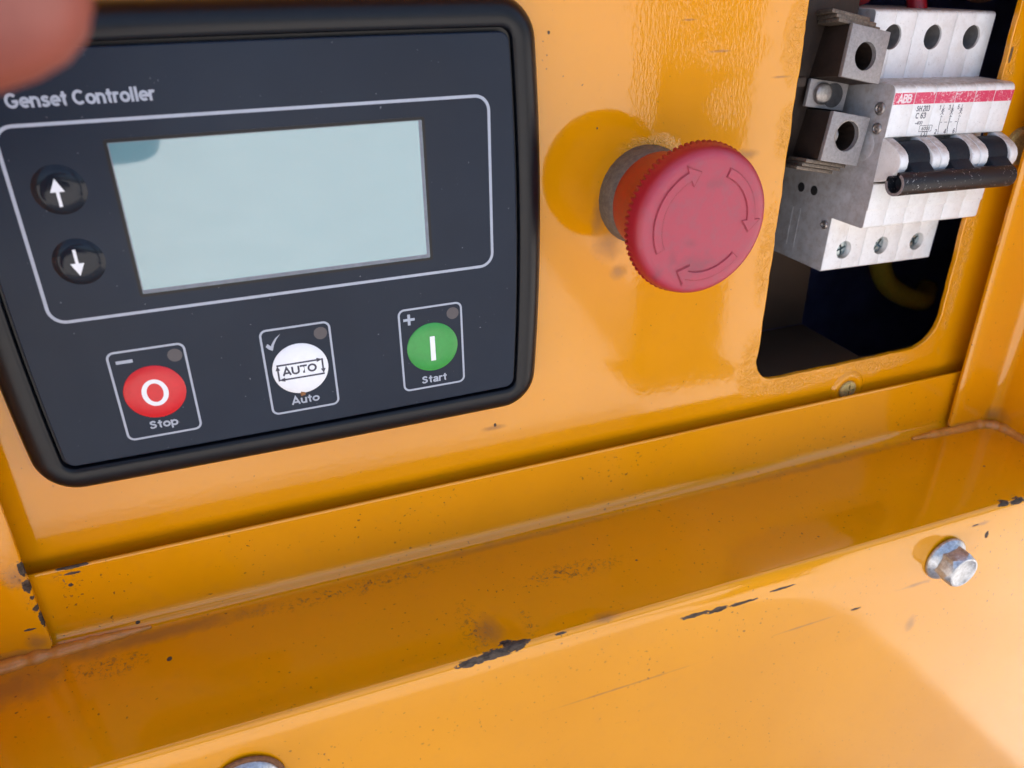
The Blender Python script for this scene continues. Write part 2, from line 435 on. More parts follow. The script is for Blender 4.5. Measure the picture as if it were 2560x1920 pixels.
M_bezel = plain('black_satin_plastic', C(0.004, 0.005, 0.008), 0.33, var=0.15, scale=0.4, spec=0.30)
def face_mat():
    t = NT('slate_overlay_film'); P = t.pos()
    n = t.noise(P, 0.03, 3.0); d = t.noise(P, 1.2, 1.0)
    c = t.mix(t.ramp(n, 0.3, 0.7), C(0.008, 0.015, 0.030), C(0.011, 0.020, 0.038))
    c = t.mix(t.math('MULTIPLY', t.ramp(d, 0.79, 0.81), 0.6), c, C(0.30, 0.32, 0.36))
    b = t.bsdf(Base_Color=c, Roughness=t.math('MULTIPLY_ADD', t.noise(P, 0.07, 4.0, 0.7), 0.20, 0.24))
    b.inputs['Specular IOR Level'].default_value = 0.20
    return t.m
M_face = face_mat()
M_dome = plain('gloss_black_dome', C(0.010, 0.014, 0.022), 0.13, var=0.1, spec=0.25)
M_print = plain('light_grey_print', C(0.37, 0.41, 0.49), 0.45, var=0.05)
M_white = plain('white_print', C(0.80, 0.83, 0.88), 0.42, var=0.03)
M_red = plain('red_button_film', C(0.62, 0.010, 0.018), 0.36, var=0.05)
M_green = plain('green_button_film', C(0.035, 0.30, 0.055), 0.36, var=0.06, dust=0.06, dcol=C(0.02, 0.05, 0.02))
M_dark_print = plain('dark_print', C(0.03, 0.03, 0.055), 0.45, var=0.05)
M_led = plain('smoked_led_window', C(0.060, 0.053, 0.062), 0.35, var=0.05)
M_gunk = plain('brown_dirt', C(0.28, 0.13, 0.05), 0.8, var=0.3, scale=2)

def lcd_mat():
    t = NT('grey_green_lcd'); P = t.pos()
    c = t.mix(t.ramp(t.noise(P, 0.02, 2.0), 0.3, 0.7), C(0.075, 0.235, 0.285), C(0.085, 0.255, 0.305))
    t.bsdf(Base_Color=c, Roughness=0.35, Coat_Weight=1.0, Coat_Roughness=0.035, Coat_IOR=2.05)
    return t.m
M_lcd = lcd_mat()
M_lcdrim = plain('lcd_rim_plastic', C(0.16, 0.18, 0.22), 0.5)

def cap_mat():
    t = NT('worn_red_cap'); P = t.pos()
    d = t.vmath('SUBTRACT', P, wmm(119, -61, 33))
    d = t.vmath('MULTIPLY', d, (1, 0, 1))
    rr = t.vmath('LENGTH', d)
    face = t.ramp(rr, 20.0, 18.0)
    nz = t.noise(P, 0.30, 5.0, 0.65)
    c = t.mix(t.math('MULTIPLY', face, 0.75), C(0.34, 0.007, 0.016), C(0.40, 0.050, 0.088))
    c = t.mix(t.math('MULTIPLY', t.ramp(nz, 0.46, 0.72), t.math('MULTIPLY', face, 0.55)), c, C(0.26, 0.075, 0.10))
    blot = ellip(t, P, [(115.5, -65.5, 33, 2.5, 1.5, 4), (110, -69, 33, 2, 3, 4), (121, -50, 33, 4, 2, 4), (106, -73, 33, 2, 3, 4), (117, -72, 33, 8, 4, 4)], nz, 1.6, 0.9)
    c = t.mix(t.math('MULTIPLY', blot, 0.5), c, C(0.12, 0.045, 0.06))
    t.bsdf(Base_Color=c, Roughness=t.math('MULTIPLY_ADD', nz, 0.2, 0.34), Normal=t.bump(t.noise(P, 1.5, 3.0), 0.08, 0.3))
    return t.m
M_cap = cap_mat()
M_capdark = plain('shaded_red_groove', C(0.27, 0.025, 0.042), 0.6, var=0.3)
M_neck = plain('orange_red_neck', C(0.38, 0.022, 0.006), 0.45, var=0.15)
M_collar = plain('dull_zinc_collar', C(0.16, 0.14, 0.12), 0.6, 0.3, var=0.35, scale=0.8, bump=0.25, dust=0.5, dcol=C(0.12, 0.09, 0.06))

def white_plastic():
    t = NT('dusty_white_plastic'); P = t.pos()
    g = t.n('ShaderNodeNewGeometry')
    sep = t.n('ShaderNodeSeparateXYZ'); t.l(g.outputs['Normal'], sep.inputs[0])
    upf = t.ramp(sep.outputs['Z'], 0.35, 0.9)         # dust settles on upward faces
    n1 = t.noise(P, 0.5, 5.0, 0.7); n2 = t.noise(P, 1.6, 4.0, 0.7)
    c = t.mix(t.ramp(n1, 0.35, 0.7), C(0.82, 0.825, 0.83), C(0.76, 0.765, 0.77))
    c = t.mix(t.math('MULTIPLY', upf, t.ramp(n1, 0.2, 0.6)), c, C(0.42, 0.35, 0.28))
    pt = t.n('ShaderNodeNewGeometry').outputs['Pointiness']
    speck = t.math('MULTIPLY', t.ramp(n2, 0.61, 0.68), t.ramp(n1, 0.42, 0.58))
    c = t.mix(t.math('MULTIPLY', speck, 0.55), c, C(0.16, 0.12, 0.10))
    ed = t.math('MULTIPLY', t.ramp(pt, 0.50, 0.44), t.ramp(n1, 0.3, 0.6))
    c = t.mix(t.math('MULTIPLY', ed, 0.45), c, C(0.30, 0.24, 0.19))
    st = t.math('MULTIPLY', t.ramp(t.noise(P, 0.13, 5.0, 0.7), 0.5, 0.75), 0.34)
    c = t.mix(st, c, C(0.45, 0.36, 0.28))
    t.bsdf(Base_Color=c, Roughness=0.45, Normal=t.bump(n2, 0.03, 0.2))
    return t.m
M_wp = white_plastic()
M_side = plain('grey_side_plastic', C(0.44, 0.435, 0.45), 0.55, var=0.15, scale=0.2, dust=0.55, dcol=C(0.27, 0.19, 0.14))
M_blk = plain('black_toggle_plastic', C(0.014, 0.018, 0.025), 0.66, var=0.2, dust=0.05, dcol=C(0.2, 0.2, 0.2), spec=0.15)
def bar_mat():
    t = NT('scuffed_black_bar'); P = t.pos()
    n = t.noise(P, 1.1, 5.0, 0.75); n0 = t.noise(P, 0.12, 2.0)
    m = t.math('MULTIPLY', t.ramp(n, 0.615, 0.64), t.ramp(n0, 0.42, 0.56))
    c = t.mix(m, C(0.010, 0.011, 0.015), C(0.5, 0.5, 0.5))
    b = t.bsdf(Base_Color=c, Roughness=0.42); b.inputs['Specular IOR Level'].default_value = 0.28
    return t.m
M_bar = bar_mat()
M_barend = plain('scraped_tube_end', C(0.22, 0.20, 0.21), 0.6, var=0.4, scale=2)
def stripe_mat():
    t = NT('worn_red_stripe'); P = t.pos()
    n = t.noise(P, 0.9, 6.0, 0.8, 1.5); n0 = t.noise(P, 0.16, 3.0, 0.6)
    th = t.math('MULTIPLY_ADD', n0, -0.42, 0.77)
    m = t.ramp(t.math('SUBTRACT', n, th), 0.0, 0.03)
    c = t.mix(m, C(0.62, 0.035, 0.11), C(0.78, 0.70, 0.72))
    t.bsdf(Base_Color=c, Roughness=0.45)
    return t.m
M_stripe = stripe_mat()
M_ink = plain('grey_ink', C(0.05, 0.055, 0.085), 0.5, var=0.4, scale=2, dust=0.25, dcol=C(0.5, 0.5, 0.52))
M_zinc = plain('blue_zinc', C(0.42, 0.50, 0.52), 0.30, 1.0, var=0.25, scale=1.5, bump=0.3, dust=0.3, dcol=C(0.10, 0.13, 0.12))
M_bolt = plain('galvanised_steel', C(0.46, 0.48, 0.51), 0.40, 0.9, var=0.30, scale=0.8, bump=0.25, bscale=1.0, dust=0.45, dcol=C(0.16, 0.14, 0.14))
M_rivet = plain('dull_rivet', C(0.35, 0.32, 0.30), 0.4, 0.8, var=0.3, scale=1.0, bump=0.2)
M_lug = plain('tinned_lug', C(0.33, 0.31, 0.305), 0.58, 0.35, var=0.16, scale=1.1, bump=0.35, bscale=1.6, dust=0.30, dcol=C(0.20, 0.16, 0.14))
M_bake_shade = plain('brown_bakelite_shade', C(0.026, 0.015, 0.010), 0.6, 0.2, var=0.35, scale=0.4, bump=0.3)  # bakelite brown; on the lug sides it paints their shade
M_lam = plain('tarnished_tongue', C(0.17, 0.135, 0.105), 0.5, 0.5, var=0.4, scale=1.2, bump=0.5, bscale=1.2)
M_hole = plain('dark_bore', C(0.05, 0.05, 0.055), 0.4, 0.5, var=0.3)
M_holeg = plain('grey_terminal_bore', C(0.15, 0.145, 0.145), 0.6, 0.0, var=0.2)
M_wred = plain('red_wire_jacket', C(0.32, 0.006, 0.015), 0.4, var=0.1)
M_wyel = plain('yellow_wire_jacket', C(0.70, 0.45, 0.04), 0.45, var=0.1)
M_ring = plain('brass_screw', C(0.48, 0.36, 0.13), 0.5, 0.25, var=0.4, scale=1.5, dust=0.3, dcol=C(0.16, 0.11, 0.05))
def skin_mat():
    t = NT('skin'); P = t.pos()
    n = t.noise(P, 0.12, 4.0, 0.6)
    c = t.mix(t.ramp(n, 0.35, 0.65), C(0.24, 0.066, 0.050), C(0.30, 0.085, 0.066))
    b = t.bsdf(Base_Color=c, Roughness=0.5, Normal=t.bump(t.noise(P, 1.8, 3.0), 0.2, 0.2))
    return t.m
M_skin = skin_mat()
M_nail = plain('finger_nail', C(0.52, 0.27, 0.22), 0.3, var=0.05)
def ground_mat():
    t = NT('concrete_yard'); P = t.pos()
    n = t.noise(P, 0.004, 6.0, 0.65); n2 = t.noise(P, 0.06, 4.0, 0.6)
    c = t.mix(t.ramp(n, 0.3, 0.7), C(0.42, 0.405, 0.385), C(0.50, 0.485, 0.465))
    c = t.mix(t.math('MULTIPLY', n2, 0.25), c, C(0.36, 0.34, 0.32))
    t.bsdf(Base_Color=c, Roughness=0.85, Normal=t.bump(n2, 0.3, 3.0))
    return t.m
M_ground = ground_mat()
M_post = plain('dark_steel_post', C(0.03, 0.03, 0.032), 0.6, var=0.2, scale=0.02)

# ------------------------------------------------------------------ setting
gv, gf = [], []
N = 24; S = 600.0
gm = bpy.data.meshes.new('ground')
gm.from_pydata([(-S + 2 * S * i / N, -S + 2 * S * j / N, 0) for j in range(N + 1) for i in range(N + 1)], [],
               [(j * (N + 1) + i, j * (N + 1) + i + 1, (j + 1) * (N + 1) + i + 1, (j + 1) * (N + 1) + i) for j in range(N) for i in range(N)])
g = new_obj('ground', gm, M_ground); g['kind'] = 'structure'

# ------------------------------------------------------------------ generator enclosure
enc = root('generator_enclosure', (0.10, 0.4, 0.0), 'yellow painted sheet metal generator enclosure with chipped sill around the control panel', 'enclosure')

# control panel plate with its rough breaker cut-out
def rough_cut():
    P = []
    x0, x1, u0, u1 = 169.6, 252.8, -134.0, 44.0
    def arc(cx_, cu_, r, a0, a1, n):
        return [(cx_ + r * math.cos(math.radians(a0 + (a1 - a0) * i / n)), cu_ + r * math.sin(math.radians(a0 + (a1 - a0) * i / n))) for i in range(n + 1)]
    P += [(x0, u1 - (u1 - u0 - 9) * i / 80) for i in range(80)]
    P += arc(x0 + 8.5, u0 + 9, 8.8, 180, 270, 10)
    P += [(x0 + 9 + (x1 - x0 - 24) * i / 40, u0 + 0.6 * i / 40) for i in range(1, 40)]
    P += arc(x1 - 13, u0 + 13.5, 13, 270, 360, 12)
    P += [(x1, u0 + 14 + (u1 - u0 - 14) * i / 80) for i in range(1, 81)]
    return [(x + 0.45 * mnoise.noise(Vector((x * 0.16, u * 0.16, 3.1))) + 0.16 * mnoise.noise(Vector((x * 0.7, u * 0.7, 9.0))),
             u + 0.45 * mnoise.noise(Vector((x * 0.16, u * 0.16, 17.0))) + 0.16 * mnoise.noise(Vector((x * 0.7, u * 0.7, 5.0)))) for x, u in P]
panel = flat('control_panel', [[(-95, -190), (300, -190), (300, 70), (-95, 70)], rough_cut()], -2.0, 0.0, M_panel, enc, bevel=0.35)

# sill: lip, concave fold, ledge, rolled edge and lower front, one bent sheet
def sill_profile():
    fr = [(-145.3, 4.2), (-145.0, 4.6), (-145.0, 4.9), (-145.3, 5.2)]
    fr += [(-145.8, 5.2), (-146.4, 5.2), (-151, 5.2), (-158, 5.2), (-165.4, 5.25)]
    for i in range(9):
        a = math.radians(180 + 90 * i / 8); fr.append((-165.9 - 4.4 * math.sin(math.radians(90 * i / 8)), 5.25 + 4.4 * (1 - math.cos(math.radians(90 * i / 8)))))
    fr += [(-170.5, 20), (-170.65, 28), (-170.8, 36), (-170.9, 44)]
    for i in range(9):
        a = math.radians(62 * i / 8); fr.append((-171.0 - 1.5 * (1 - math.cos(a)), 51.4 + 1.5 * math.sin(a)))
    fr += [(-172.6, 53.2), (-173.8, 53.55), (-175.2, 53.8), (-177, 54.05), (-180, 54.4), (-184, 54.7), (-190, 54.9), (-200, 55.05), (-230, 55.2), (-280, 55.2), (-380, 55.0), (-560, 55.0), (-930, 55.0)]
    return fr
fr = sill_profile()
bk = []
for i, (u, h) in enumerate(fr):
    a = Vector(fr[max(i - 1, 0)]); b = Vector(fr[min(i + 1, len(fr) - 1)]); t = (b - a).normalized()
    bk.append((u + t.y * 1.4 * -1 if False else u - 1.4 * t.y * 1.0, h - 1.4 * abs(t.x)))
bk = bk[5:]
def swob(x, u, h):
    n = mnoise.noise(Vector((x * 0.012, u * 0.012, h * 0.02))) * 0.3 + mnoise.noise(Vector((x * 0.06, u * 0.05, h * 0.05))) * 0.08
    return (n * (0.6 if h > 12 else 0.3), n * 0.6)
prof = fr + bk[::-1]
mk('sill', *extrude_x(prof, -140, 360, 150, swob), M_sill, enc, angle=50)

# side frames: strip over the lip, rounded corner, cheek running towards the viewer
def side_frame(s, xin, xout, name):
    # section in (x,h), extruded along u
    t = 1.6
    pts = [(xin, 8.6), (xin + s * 0.4, 8.9)]
    pts += [(xin + s * 6, 8.9), (xout - s * 4.2, 8.9)]
    for i in range(1, 9):
        a = math.radians(90 * i / 8); pts.append((xout - s * 4.2 + s * 4.2 * math.sin(a), 8.9 + 4.2 * (1 - math.cos(a))))
    pts += [(xout, 25), (xout, 54.5)]
    back = [(xout + s * t, 54.5), (xout + s * t, 7.5), (xin, 7.5)]
    sec = pts + back
    V, F = [], []; us = [75, 40, 0, -40, -80, -120, -150, -163, -167.6, -168.6]
    n = len(sec)
    for k, u in enumerate(us):
        for (x, h) in sec:
            ins = 0.9 if k == len(us) - 1 else 0.0
            xx = x + s * ins if x == xin else x
            V.append((xx + mnoise.noise(Vector((x * .1, u * .05, h * .1))) * 0.15, u, h))
    for k in range(len(us) - 1):
        for i in range(n):
            j = (i + 1) % n; F.append((k * n + i, k * n + j, (k + 1) * n + j, (k + 1) * n + i))
    F.append(tuple(range(n))); F.append(tuple((len(us) - 1) * n + i for i in range(n))[::-1])
    return mk(name, V, F, M_strip, enc, angle=50)
side_frame(1, 262.2, 285.0, 'side_frame')
side_frame(-1, -65.4, -89.0, 'side_frame')

# weld and filler beads where the frames meet the ledge
M_bead = plain('dirty_filler', C(0.58, 0.23, 0.03), 0.5, var=0.2, scale=0.3, bump=0.4, bscale=0.5, coat=0.5, dust=0.25, dcol=C(0.30, 0.14, 0.09))
for k, (pts, rr) in enumerate(((((244, -169.6, 8.4), (256, -169.8, 8.8), (268, -170.0, 9.2), (279, -170.0, 10.0), (284.2, -170.0, 15), (285.0, -170.4, 26), (285.2, -170.8, 45)), (0.5, 1.7, 2.0, 2.2, 2.3, 2.0, 1.6)),
                                 (((-40, -169.8, 8.4), (-52, -169.8, 8.8), (-62, -169.9, 9.2), (-74, -170.0, 9.8), (-85, -170, 12.0), (-89, -170.2, 22), (-89.2, -170.6, 40)), (0.5, 1.7, 2.0, 2.3, 2.4, 2.0, 1.6)))):
    sp = smooth_path(pts, 8); n = len(sp)
    rads = []
    for i in range(n):
        f_ = i / 8; k0 = min(int(f_), len(rr) - 2); rads.append((rr[k0] + (rr[k0 + 1] - rr[k0]) * (f_ - k0)) * (1 + 0.35 * mnoise.noise(Vector((i * 0.5, k * 9, 0)))))
    mk('weld_bead', *tube(sp, rads, 12), M_bead, enc, angle=60)

# dimpled panel screws
def panel_screw(x, u, big):
    prof = [(9.0 * big, -0.3), (8.2 * big, 0.25), (7.4 * big, 0.75), (6.2 * big, 0.9), (5.0 * big, 0.6), (4.4 * big, 0.1), (0.0, 0.0)]
    d = mk('screw_dimple', *shift(lathe(prof, 40), x, u), M_panel, enc, angle=60)
    sv, sf = shift(lathe([(4.1 * big, -0.2), (4.1 * big, 0.7), (3.6 * big, 1.15), (0.0, 1.35)], 32), x, u)
    s = mk('panel_screw', sv, sf, M_ring, d, angle=40)
    cut(s, (*boxv(x - 2.6 * big, x + 2.6 * big, u - 0.45, u + 0.45, 0.5, 3), PANEL), (*boxv(x - 0.45, x + 0.45, u - 2.6 * big, u + 2.6 * big, 0.5, 3), PANEL))
panel_screw(213.2, -145.2, 0.9)
mk('panel_screw', *shift(lathe([(6.6, 0), (6.5, 1.2), (5.6, 1.9), (4.9, 1.95), (4.6, 1.2), (0, 1.0)], 40), 268.6, -58.5), M_ring, panel, angle=40)

# lower front bolts
def flange_bolt(x, u, rot, washer):
    b = Matrix.Translation((x, u, 55.0)) @ Matrix.Rotation(math.radians(rot), 4, 'Z')
    M = PANEL @ b
    fl = mk('flange_bolt', *lathe([(8.3, 0), (8.45, 0.5), (8.2, 1.2), (7.5, 1.9), (6.8, 2.5), (6.3, 3.0), (0.0, 3.0)], 48), M_bolt, enc, M, angle=40)
    # hex head with chamfered crown and dished top
    V, F = [], []
    n = 48; af = 6.0
    def hexr(a):
        q = (math.degrees(a) % 60) - 30; return af / math.cos(math.radians(q))
    rings = []
    for k in range(6):
        for i in range(n):
            a = 2 * math.pi * i / n; r = hexr(a)
            over = max(0.0, (r - af) / (af * 0.1547))
            if k == 0: rr, h = r, 2.6
            elif k == 1: rr, h = r, 7.9 - over * 1.2
            elif k == 2: rr, h = af * 0.955, 8.5
            elif k == 3: rr, h = af * 0.86, 8.6
            elif k == 4: rr, h = af * 0.74, 8.2
            else: rr, h = af * 0.3, 8.0
            V.append((rr * math.cos(a), rr * math.sin(a), h))
    for k in range(5):
        for i in range(n):
            j = (i + 1) % n; F.append((k * n + i, k * n + j, (k + 1) * n + j, (k + 1) * n + i))
    F.append(tuple(5 * n + i for i in range(n)))
    mk('hex_head', V, F, M_bolt, fl, M, angle=30)
    if washer:
        mk('washer', *lathe([(9.6, 0), (9.7, 0.3), (9.5, 0.75), (0, 0.75)], 48), plain('rusty_washer', C(0.20, 0.085, 0.035), 0.7, 0.3, var=0.4, scale=1.2, bump=0.4), fl, M, angle=40)
flange_bolt(217.3, -186.0, 12, False)
flange_bolt(-19.0, -189.6, 33, True)

# outer canopy around the recess
def can(name, x0, x1, u0, u1, h0, h1): return box(name, x0, x1, u0, u1, h0, h1, M_canopy, enc, bevel=2.0)
can('front_sheet', -1100, -140.3, -930, 560, 51.0, 55.0)
can('front_sheet', -140, -90.8, -168, 560, 51.0, 55.0)
can('front_sheet', 286.8, 360, -168, 560, 51.0, 55.0)
can('front_sheet', 360.3, 726, -930, 560, 51.0, 55.0)
can('front_sheet', -90.8, 286.8, 75.5, 560, 51.0, 55.0)
can('recess_top', -90.6, 286.6, 70, 75, -2.0, 54.0)
can('canopy_roof', -1110, 733, 560.5, 566, -1000, 60)
can('canopy_side', 726.5, 730, -930, 560, -1000, 55)
can('canopy_side', -1104, -1100.5, -930, 560, -1000, 55)
can('rear_sheet', -1100, 726, -930, 560, -1000, -996)
box('base_skid', -1080, 710, -1000, -931, -980, 40, M_post, enc, bevel=3)
# inside of the cabinet behind the cut-out
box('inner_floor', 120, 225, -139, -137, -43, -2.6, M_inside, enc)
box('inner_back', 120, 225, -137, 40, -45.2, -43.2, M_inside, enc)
box('rear_partition', 100, 480, -220, 60, -142, -139, M_navy, enc)
box('inner_wall', 478, 481, -220, 60, -138.8, -3, M_navy, enc)
box('inner_wall', 99, 101.5, -220, 60, -138.8, -3, M_navy, enc)
box('inner_tray', 101.8, 477.8, -222, -218.5, -138.8, -3, M_navy, enc)
box('inner_lid', 101.8, 477.8, 60.5, 63, -138.8, -3, M_navy, enc)

# ------------------------------------------------------------------ genset controller
ctl = root('genset_controller', W(12.6, -119.6, 0), 'black genset controller with grey screen and stop, auto and start buttons', 'controller')
CXc, CUc = 12.75, -63.0
def bowed(o, hw=71.0, hh=57.9, r=10.5, bow=0.036, n=10, side=14):
    a, b = hw - o, hh - o; r = max(r - o, 1.6)
    P = []
    cs = ((a - r, b - r, 0), (-a + r, b - r, 90), (-a + r, -b + r, 180), (a - r, -b + r, 270))
    for k, (x, u, a0) in enumerate(cs):
        for i in range(n + 1):
            q = math.radians(a0 + 90 * i / n); P.append((x + r * math.cos(q), u + r * math.sin(q)))
        x2, u2, a2 = cs[(k + 1) % 4]
        e0 = P[-1]; q = math.radians(a0 + 90); e1 = (x2 + r * math.cos(q), u2 + r * math.sin(q))
        for i in range(1, side): P.append((e0[0] + (e1[0] - e0[0]) * i / side, e0[1] + (e1[1] - e0[1]) * i / side))
    return [(CXc + x * (1 - bow * (u / hh) ** 2), CUc + u * (1 - 0.008 * (x / hw) ** 2)) for x, u in P]
sec = [(0.3, 0.05), (0.0, 1.0), (0.0, 4.2), (0.3, 5.8), (1.0, 7.2), (2.1, 8.3), (3.4, 8.95), (4.9, 9.2), (6.3, 9.15), (7.2, 8.9), (7.6, 8.4), (7.7, 7.0), (8.5, 6.9), (10, 6.9)]
V, F = [], []; n = None
for (o, h) in sec:
    ring = bowed(o); n = len(ring); V += [(x, u, h) for x, u in ring]
for k in range(len(sec) - 1):
    for i in range(n):
        j = (i + 1) % n; F.append((k * n + i, k * n + j, (k + 1) * n + j, (k + 1) * n + i))
mk('bezel', V, F, M_bezel, ctl, angle=50)
FACE = 9.0
flat('face_plate', [bowed(8.55, r=11.0)], 5.5, FACE, M_face, ctl, bevel=0.35)
# display
scr_x0, scr_x1, scr_u0, scr_u1 = -21.2, 50.6, -68.9, -33.0
flat('screen_frame', [rrect(scr_x0 - 0.5, scr_x1 + 0.5, scr_u0 - 0.5, scr_u1 + 0.5, 0.6), rrect(scr_x0 + 0.25, scr_x1 - 0.25, scr_u0 + 0.25, scr_u1 - 0.25, 0.3)], FACE - 0.1, FACE + 0.06, M_bezel, ctl)
s_ = flat('screen', [rrect(scr_x0, scr_x1, scr_u0, scr_u1, 0.3)], FACE - 0.5, FACE + 0.025, M_lcd, ctl)
flat('screen_rim', [rrect(scr_x0 + 0.3, scr_x1 - 0.3, scr_u0 + 0.3, scr_u1 - 0.3, 0.3), rrect(scr_x0 + 0.5, scr_x1 - 1.1, scr_u0 + 1.2, scr_u1 - 0.4, 0.3)], FACE + 0.02, FACE + 0.04, M_lcdrim, s_)
PH = FACE + 0.005
flat('display_outline', frame(-42.3, 68.3, -73.5, -28.1, 4.0, 0.75), FACE - 0.1, PH + 0.02, M_print, ctl)
text('title_lettering', 'Genset Controller', -38.2, -25.0, 3.05, PH, M_print, ctl, bold=0.19, align='LEFT', width=29.2)

def dome(name, x, u, r, hgt, mat, parent, base=FACE - 0.05):
    prof = [(r, 0)] + [(r * math.cos(math.radians(a)), hgt * math.sin(math.radians(a))) for a in range(10, 90, 10)] + [(0.0, hgt)]
    return mk(name, *shift(lathe(prof, 48), x, u, base), mat, parent, angle=60)
def arrow_icon(x, u, s):
    return [(x, u + 3.1 * s), (x - 1.45, u + 0.15 * s), (x - 0.33, u + 0.15 * s), (x - 0.33, u - 3.1 * s), (x + 0.33, u - 3.1 * s), (x + 0.33, u + 0.15 * s), (x + 1.45, u + 0.15 * s)]
for nm, x, u, s in (('up_button', -32.6, -42.4, 1), ('down_button', -32.6, -59.0, -1)):
    prof = [(5.6, 0), (5.3, 0.22), (4.8, 0.55), (4.1, 0.85), (3.2, 1.05), (2.0, 1.17), (0.0, 1.2)]
    d = mk(nm, *shift(lathe(prof, 56), x, u, FACE - 0.05), M_dome, ctl, angle=60)
    lp = arrow_icon(-32.9, u - (0.4 if s > 0 else -0.1), s)
    flat('arrow_symbol', [lp if s > 0 else lp[::-1]], FACE + 0.7, FACE + 1.2, M_white, d)
def key(cxk, outline):
    flat(outline, frame(cxk - 9.15, cxk + 9.15, -107.6, -82.4, 1.9, 0.55), FACE - 0.1, PH + 0.02, M_print, ctl)
    flat('indicator_window', [circle(cxk + 6.4, -85.6, 1.75)], FACE - 0.1, PH + 0.015, M_led, ctl)
def disc_button(nm, x, u, r, mat):
    prof = [(r, 0), (r, 0.10), (r - 0.25, 0.28), (r * 0.5, 0.36), (0.0, 0.38)]
    return mk(nm, *shift(lathe(prof, 64), x, u, FACE - 0.05), mat, ctl, angle=50)
# stop
key(-23.5, 'stop_key_outline')
b = disc_button('stop_button', -23.6, -94.8, 7.35, M_red)
flat('stop_symbol', [[(x, u) for x, u in ((-23.6 + 3.15 * math.cos(q), -94.9 + 3.75 * math.sin(q)) for q in [2 * math.pi * i / 48 for i in range(48)])],
                     [(x, u) for x, u in ((-23.6 + 1.95 * math.cos(q), -94.9 + 2.65 * math.sin(q)) for q in [2 * math.pi * i / 48 for i in range(48)])]], FACE + 0.2, FACE + 0.345, M_white, b)
flat('minus_symbol', [rrect(-30.75, -26.9, -85.85, -85.0, 0.05)], FACE - 0.1, PH + 0.02, M_print, ctl)
text('stop_lettering', 'Stop', -23.4, -105.2, 2.35, PH, M_print, ctl, bold=0.19, width=7.1)
# auto
key(12.8, 'auto_key_outline')
b = disc_button('auto_button', 12.8, -94.9, 7.35, M_white)
hb = FACE + 0.30
text('auto_symbol_lettering', 'AUTO', 12.5, -96.2, 2.35, FACE + 0.31, M_dark_print, b, bold=0.22, width=9.1)
lw = 0.36
def rect(x0, x1, u0, u1): return [(x0, u0), (x1, u0), (x1, u1), (x0, u1)]
for nm, loops in (('arrow_line', [rect(6.7, 17.4, -93.25, -92.79)]), ('arrow_line', [rect(18.45, 18.91, -96.2, -92.79)]), ('arrow_line', [rect(8.2, 18.91, -97.55, -97.09)]), ('arrow_line', [rect(6.65, 7.11, -97.55, -94.2)]),
                  ('arrow_head', [[(17.2, -93.62), (17.2, -92.42), (18.75, -93.02)]]), ('arrow_head', [[(18.08, -95.8), (18.68, -97.15), (19.28, -95.8)]]),
                  ('arrow_head', [[(8.4, -97.92), (6.85, -97.32), (8.4, -96.72)]]), ('arrow_head', [[(6.28, -94.4), (7.48, -94.4), (6.88, -93.1)]])):
    flat(nm, loops, FACE + 0.1, FACE + 0.335 + 0.004 * (nm == 'arrow_head'), M_dark_print, b)
flat('check_symbol', [[(4.85, -87.2), (5.5, -88.0), (6.45, -88.55), (7.0, -86.9), (7.8, -85.5), (9.0, -84.1), (7.6, -85.1), (6.6, -86.4), (6.15, -87.25), (5.4, -86.45)]], FACE - 0.1, PH + 0.02, M_print, ctl)
text('auto_lettering', 'Auto', 12.9, -105.4, 2.35, PH, M_print, ctl, bold=0.19, width=7.6)
mk('dirt_speck', *shift(lathe([(0.75, 0), (0.65, 0.25), (0.3, 0.45), (0.0, 0.5)], 9, mod=lambda k, i, r: r * (1 + 0.3 * math.sin(i * 2.3 + k))), 12.4, -102.4, FACE), M_gunk, ctl, angle=20)
# start
key(49.4, 'start_key_outline')
b = disc_button('start_button', 49.45, -94.9, 7.35, M_green)
flat('start_symbol', [rect(48.75, 50.15, -99.0, -91.5)], FACE + 0.1, FACE + 0.36, M_white, b)
flat('plus_symbol', [[(41.7, -86.05), (42.9, -86.05), (42.9, -87.3), (43.65, -87.3), (43.65, -86.05), (44.9, -86.05), (44.9, -85.3), (43.65, -85.3), (43.65, -84.1), (42.9, -84.1), (42.9, -85.3), (41.7, -85.3)]], FACE - 0.1, PH + 0.02, M_print, ctl)
text('start_lettering', 'Start', 49.4, -106.0, 2.35, PH, M_print, ctl, bold=0.19, width=7.6)

# ------------------------------------------------------------------ emergency stop
ES = (119.0, -60.8)
es = root('emergency_stop_button', W(ES[0], ES[1], 0), 'red mushroom emergency stop button with three curved arrows and dirty face', 'button')
ME = PANEL @ Matrix.Translation((ES[0], ES[1], 0))
mk('collar', *lathe([(14.6, 0), (14.7, 0.8), (14.4, 6.8), (13.8, 7.6), (12.0, 7.8), (0, 7.8)], 64, mod=lambda k, i, r: r * (1 + 0.004 * math.sin(i * 9.1 + k * 2))), M_collar, es, ME, angle=40)
mk('neck', *lathe([(13.6, 7), (14.2, 8.2), (14.9, 14), (15.9, 20), (17.0, 25.0), (0, 25.6)], 64), M_neck, es, ME, angle=40)
seg = 300; CH = 4.6
def knurl(k, i, r):
    if k in (1, 2, 3): return r + (0.42 if (i % 4) in (0, 1) else -0.45) * (1 if k < 3 else 0.5)
    return r
capo = mk('cap', *lathe([(r_, h_ + CH) for r_, h_ in [(16.5, 22.2), (20.0, 22.3), (20.3, 23.2), (20.3, 24.0), (20.25, 24.5), (20.1, 25.4), (19.85, 26.6), (19.4, 27.6), (18.7, 28.3), (17.8, 28.7), (16.6, 28.86), (15.0, 28.9), (8.0, 29.0), (0.0, 29.05)]], seg, mod=knurl), M_cap, es, ME, angle=38)
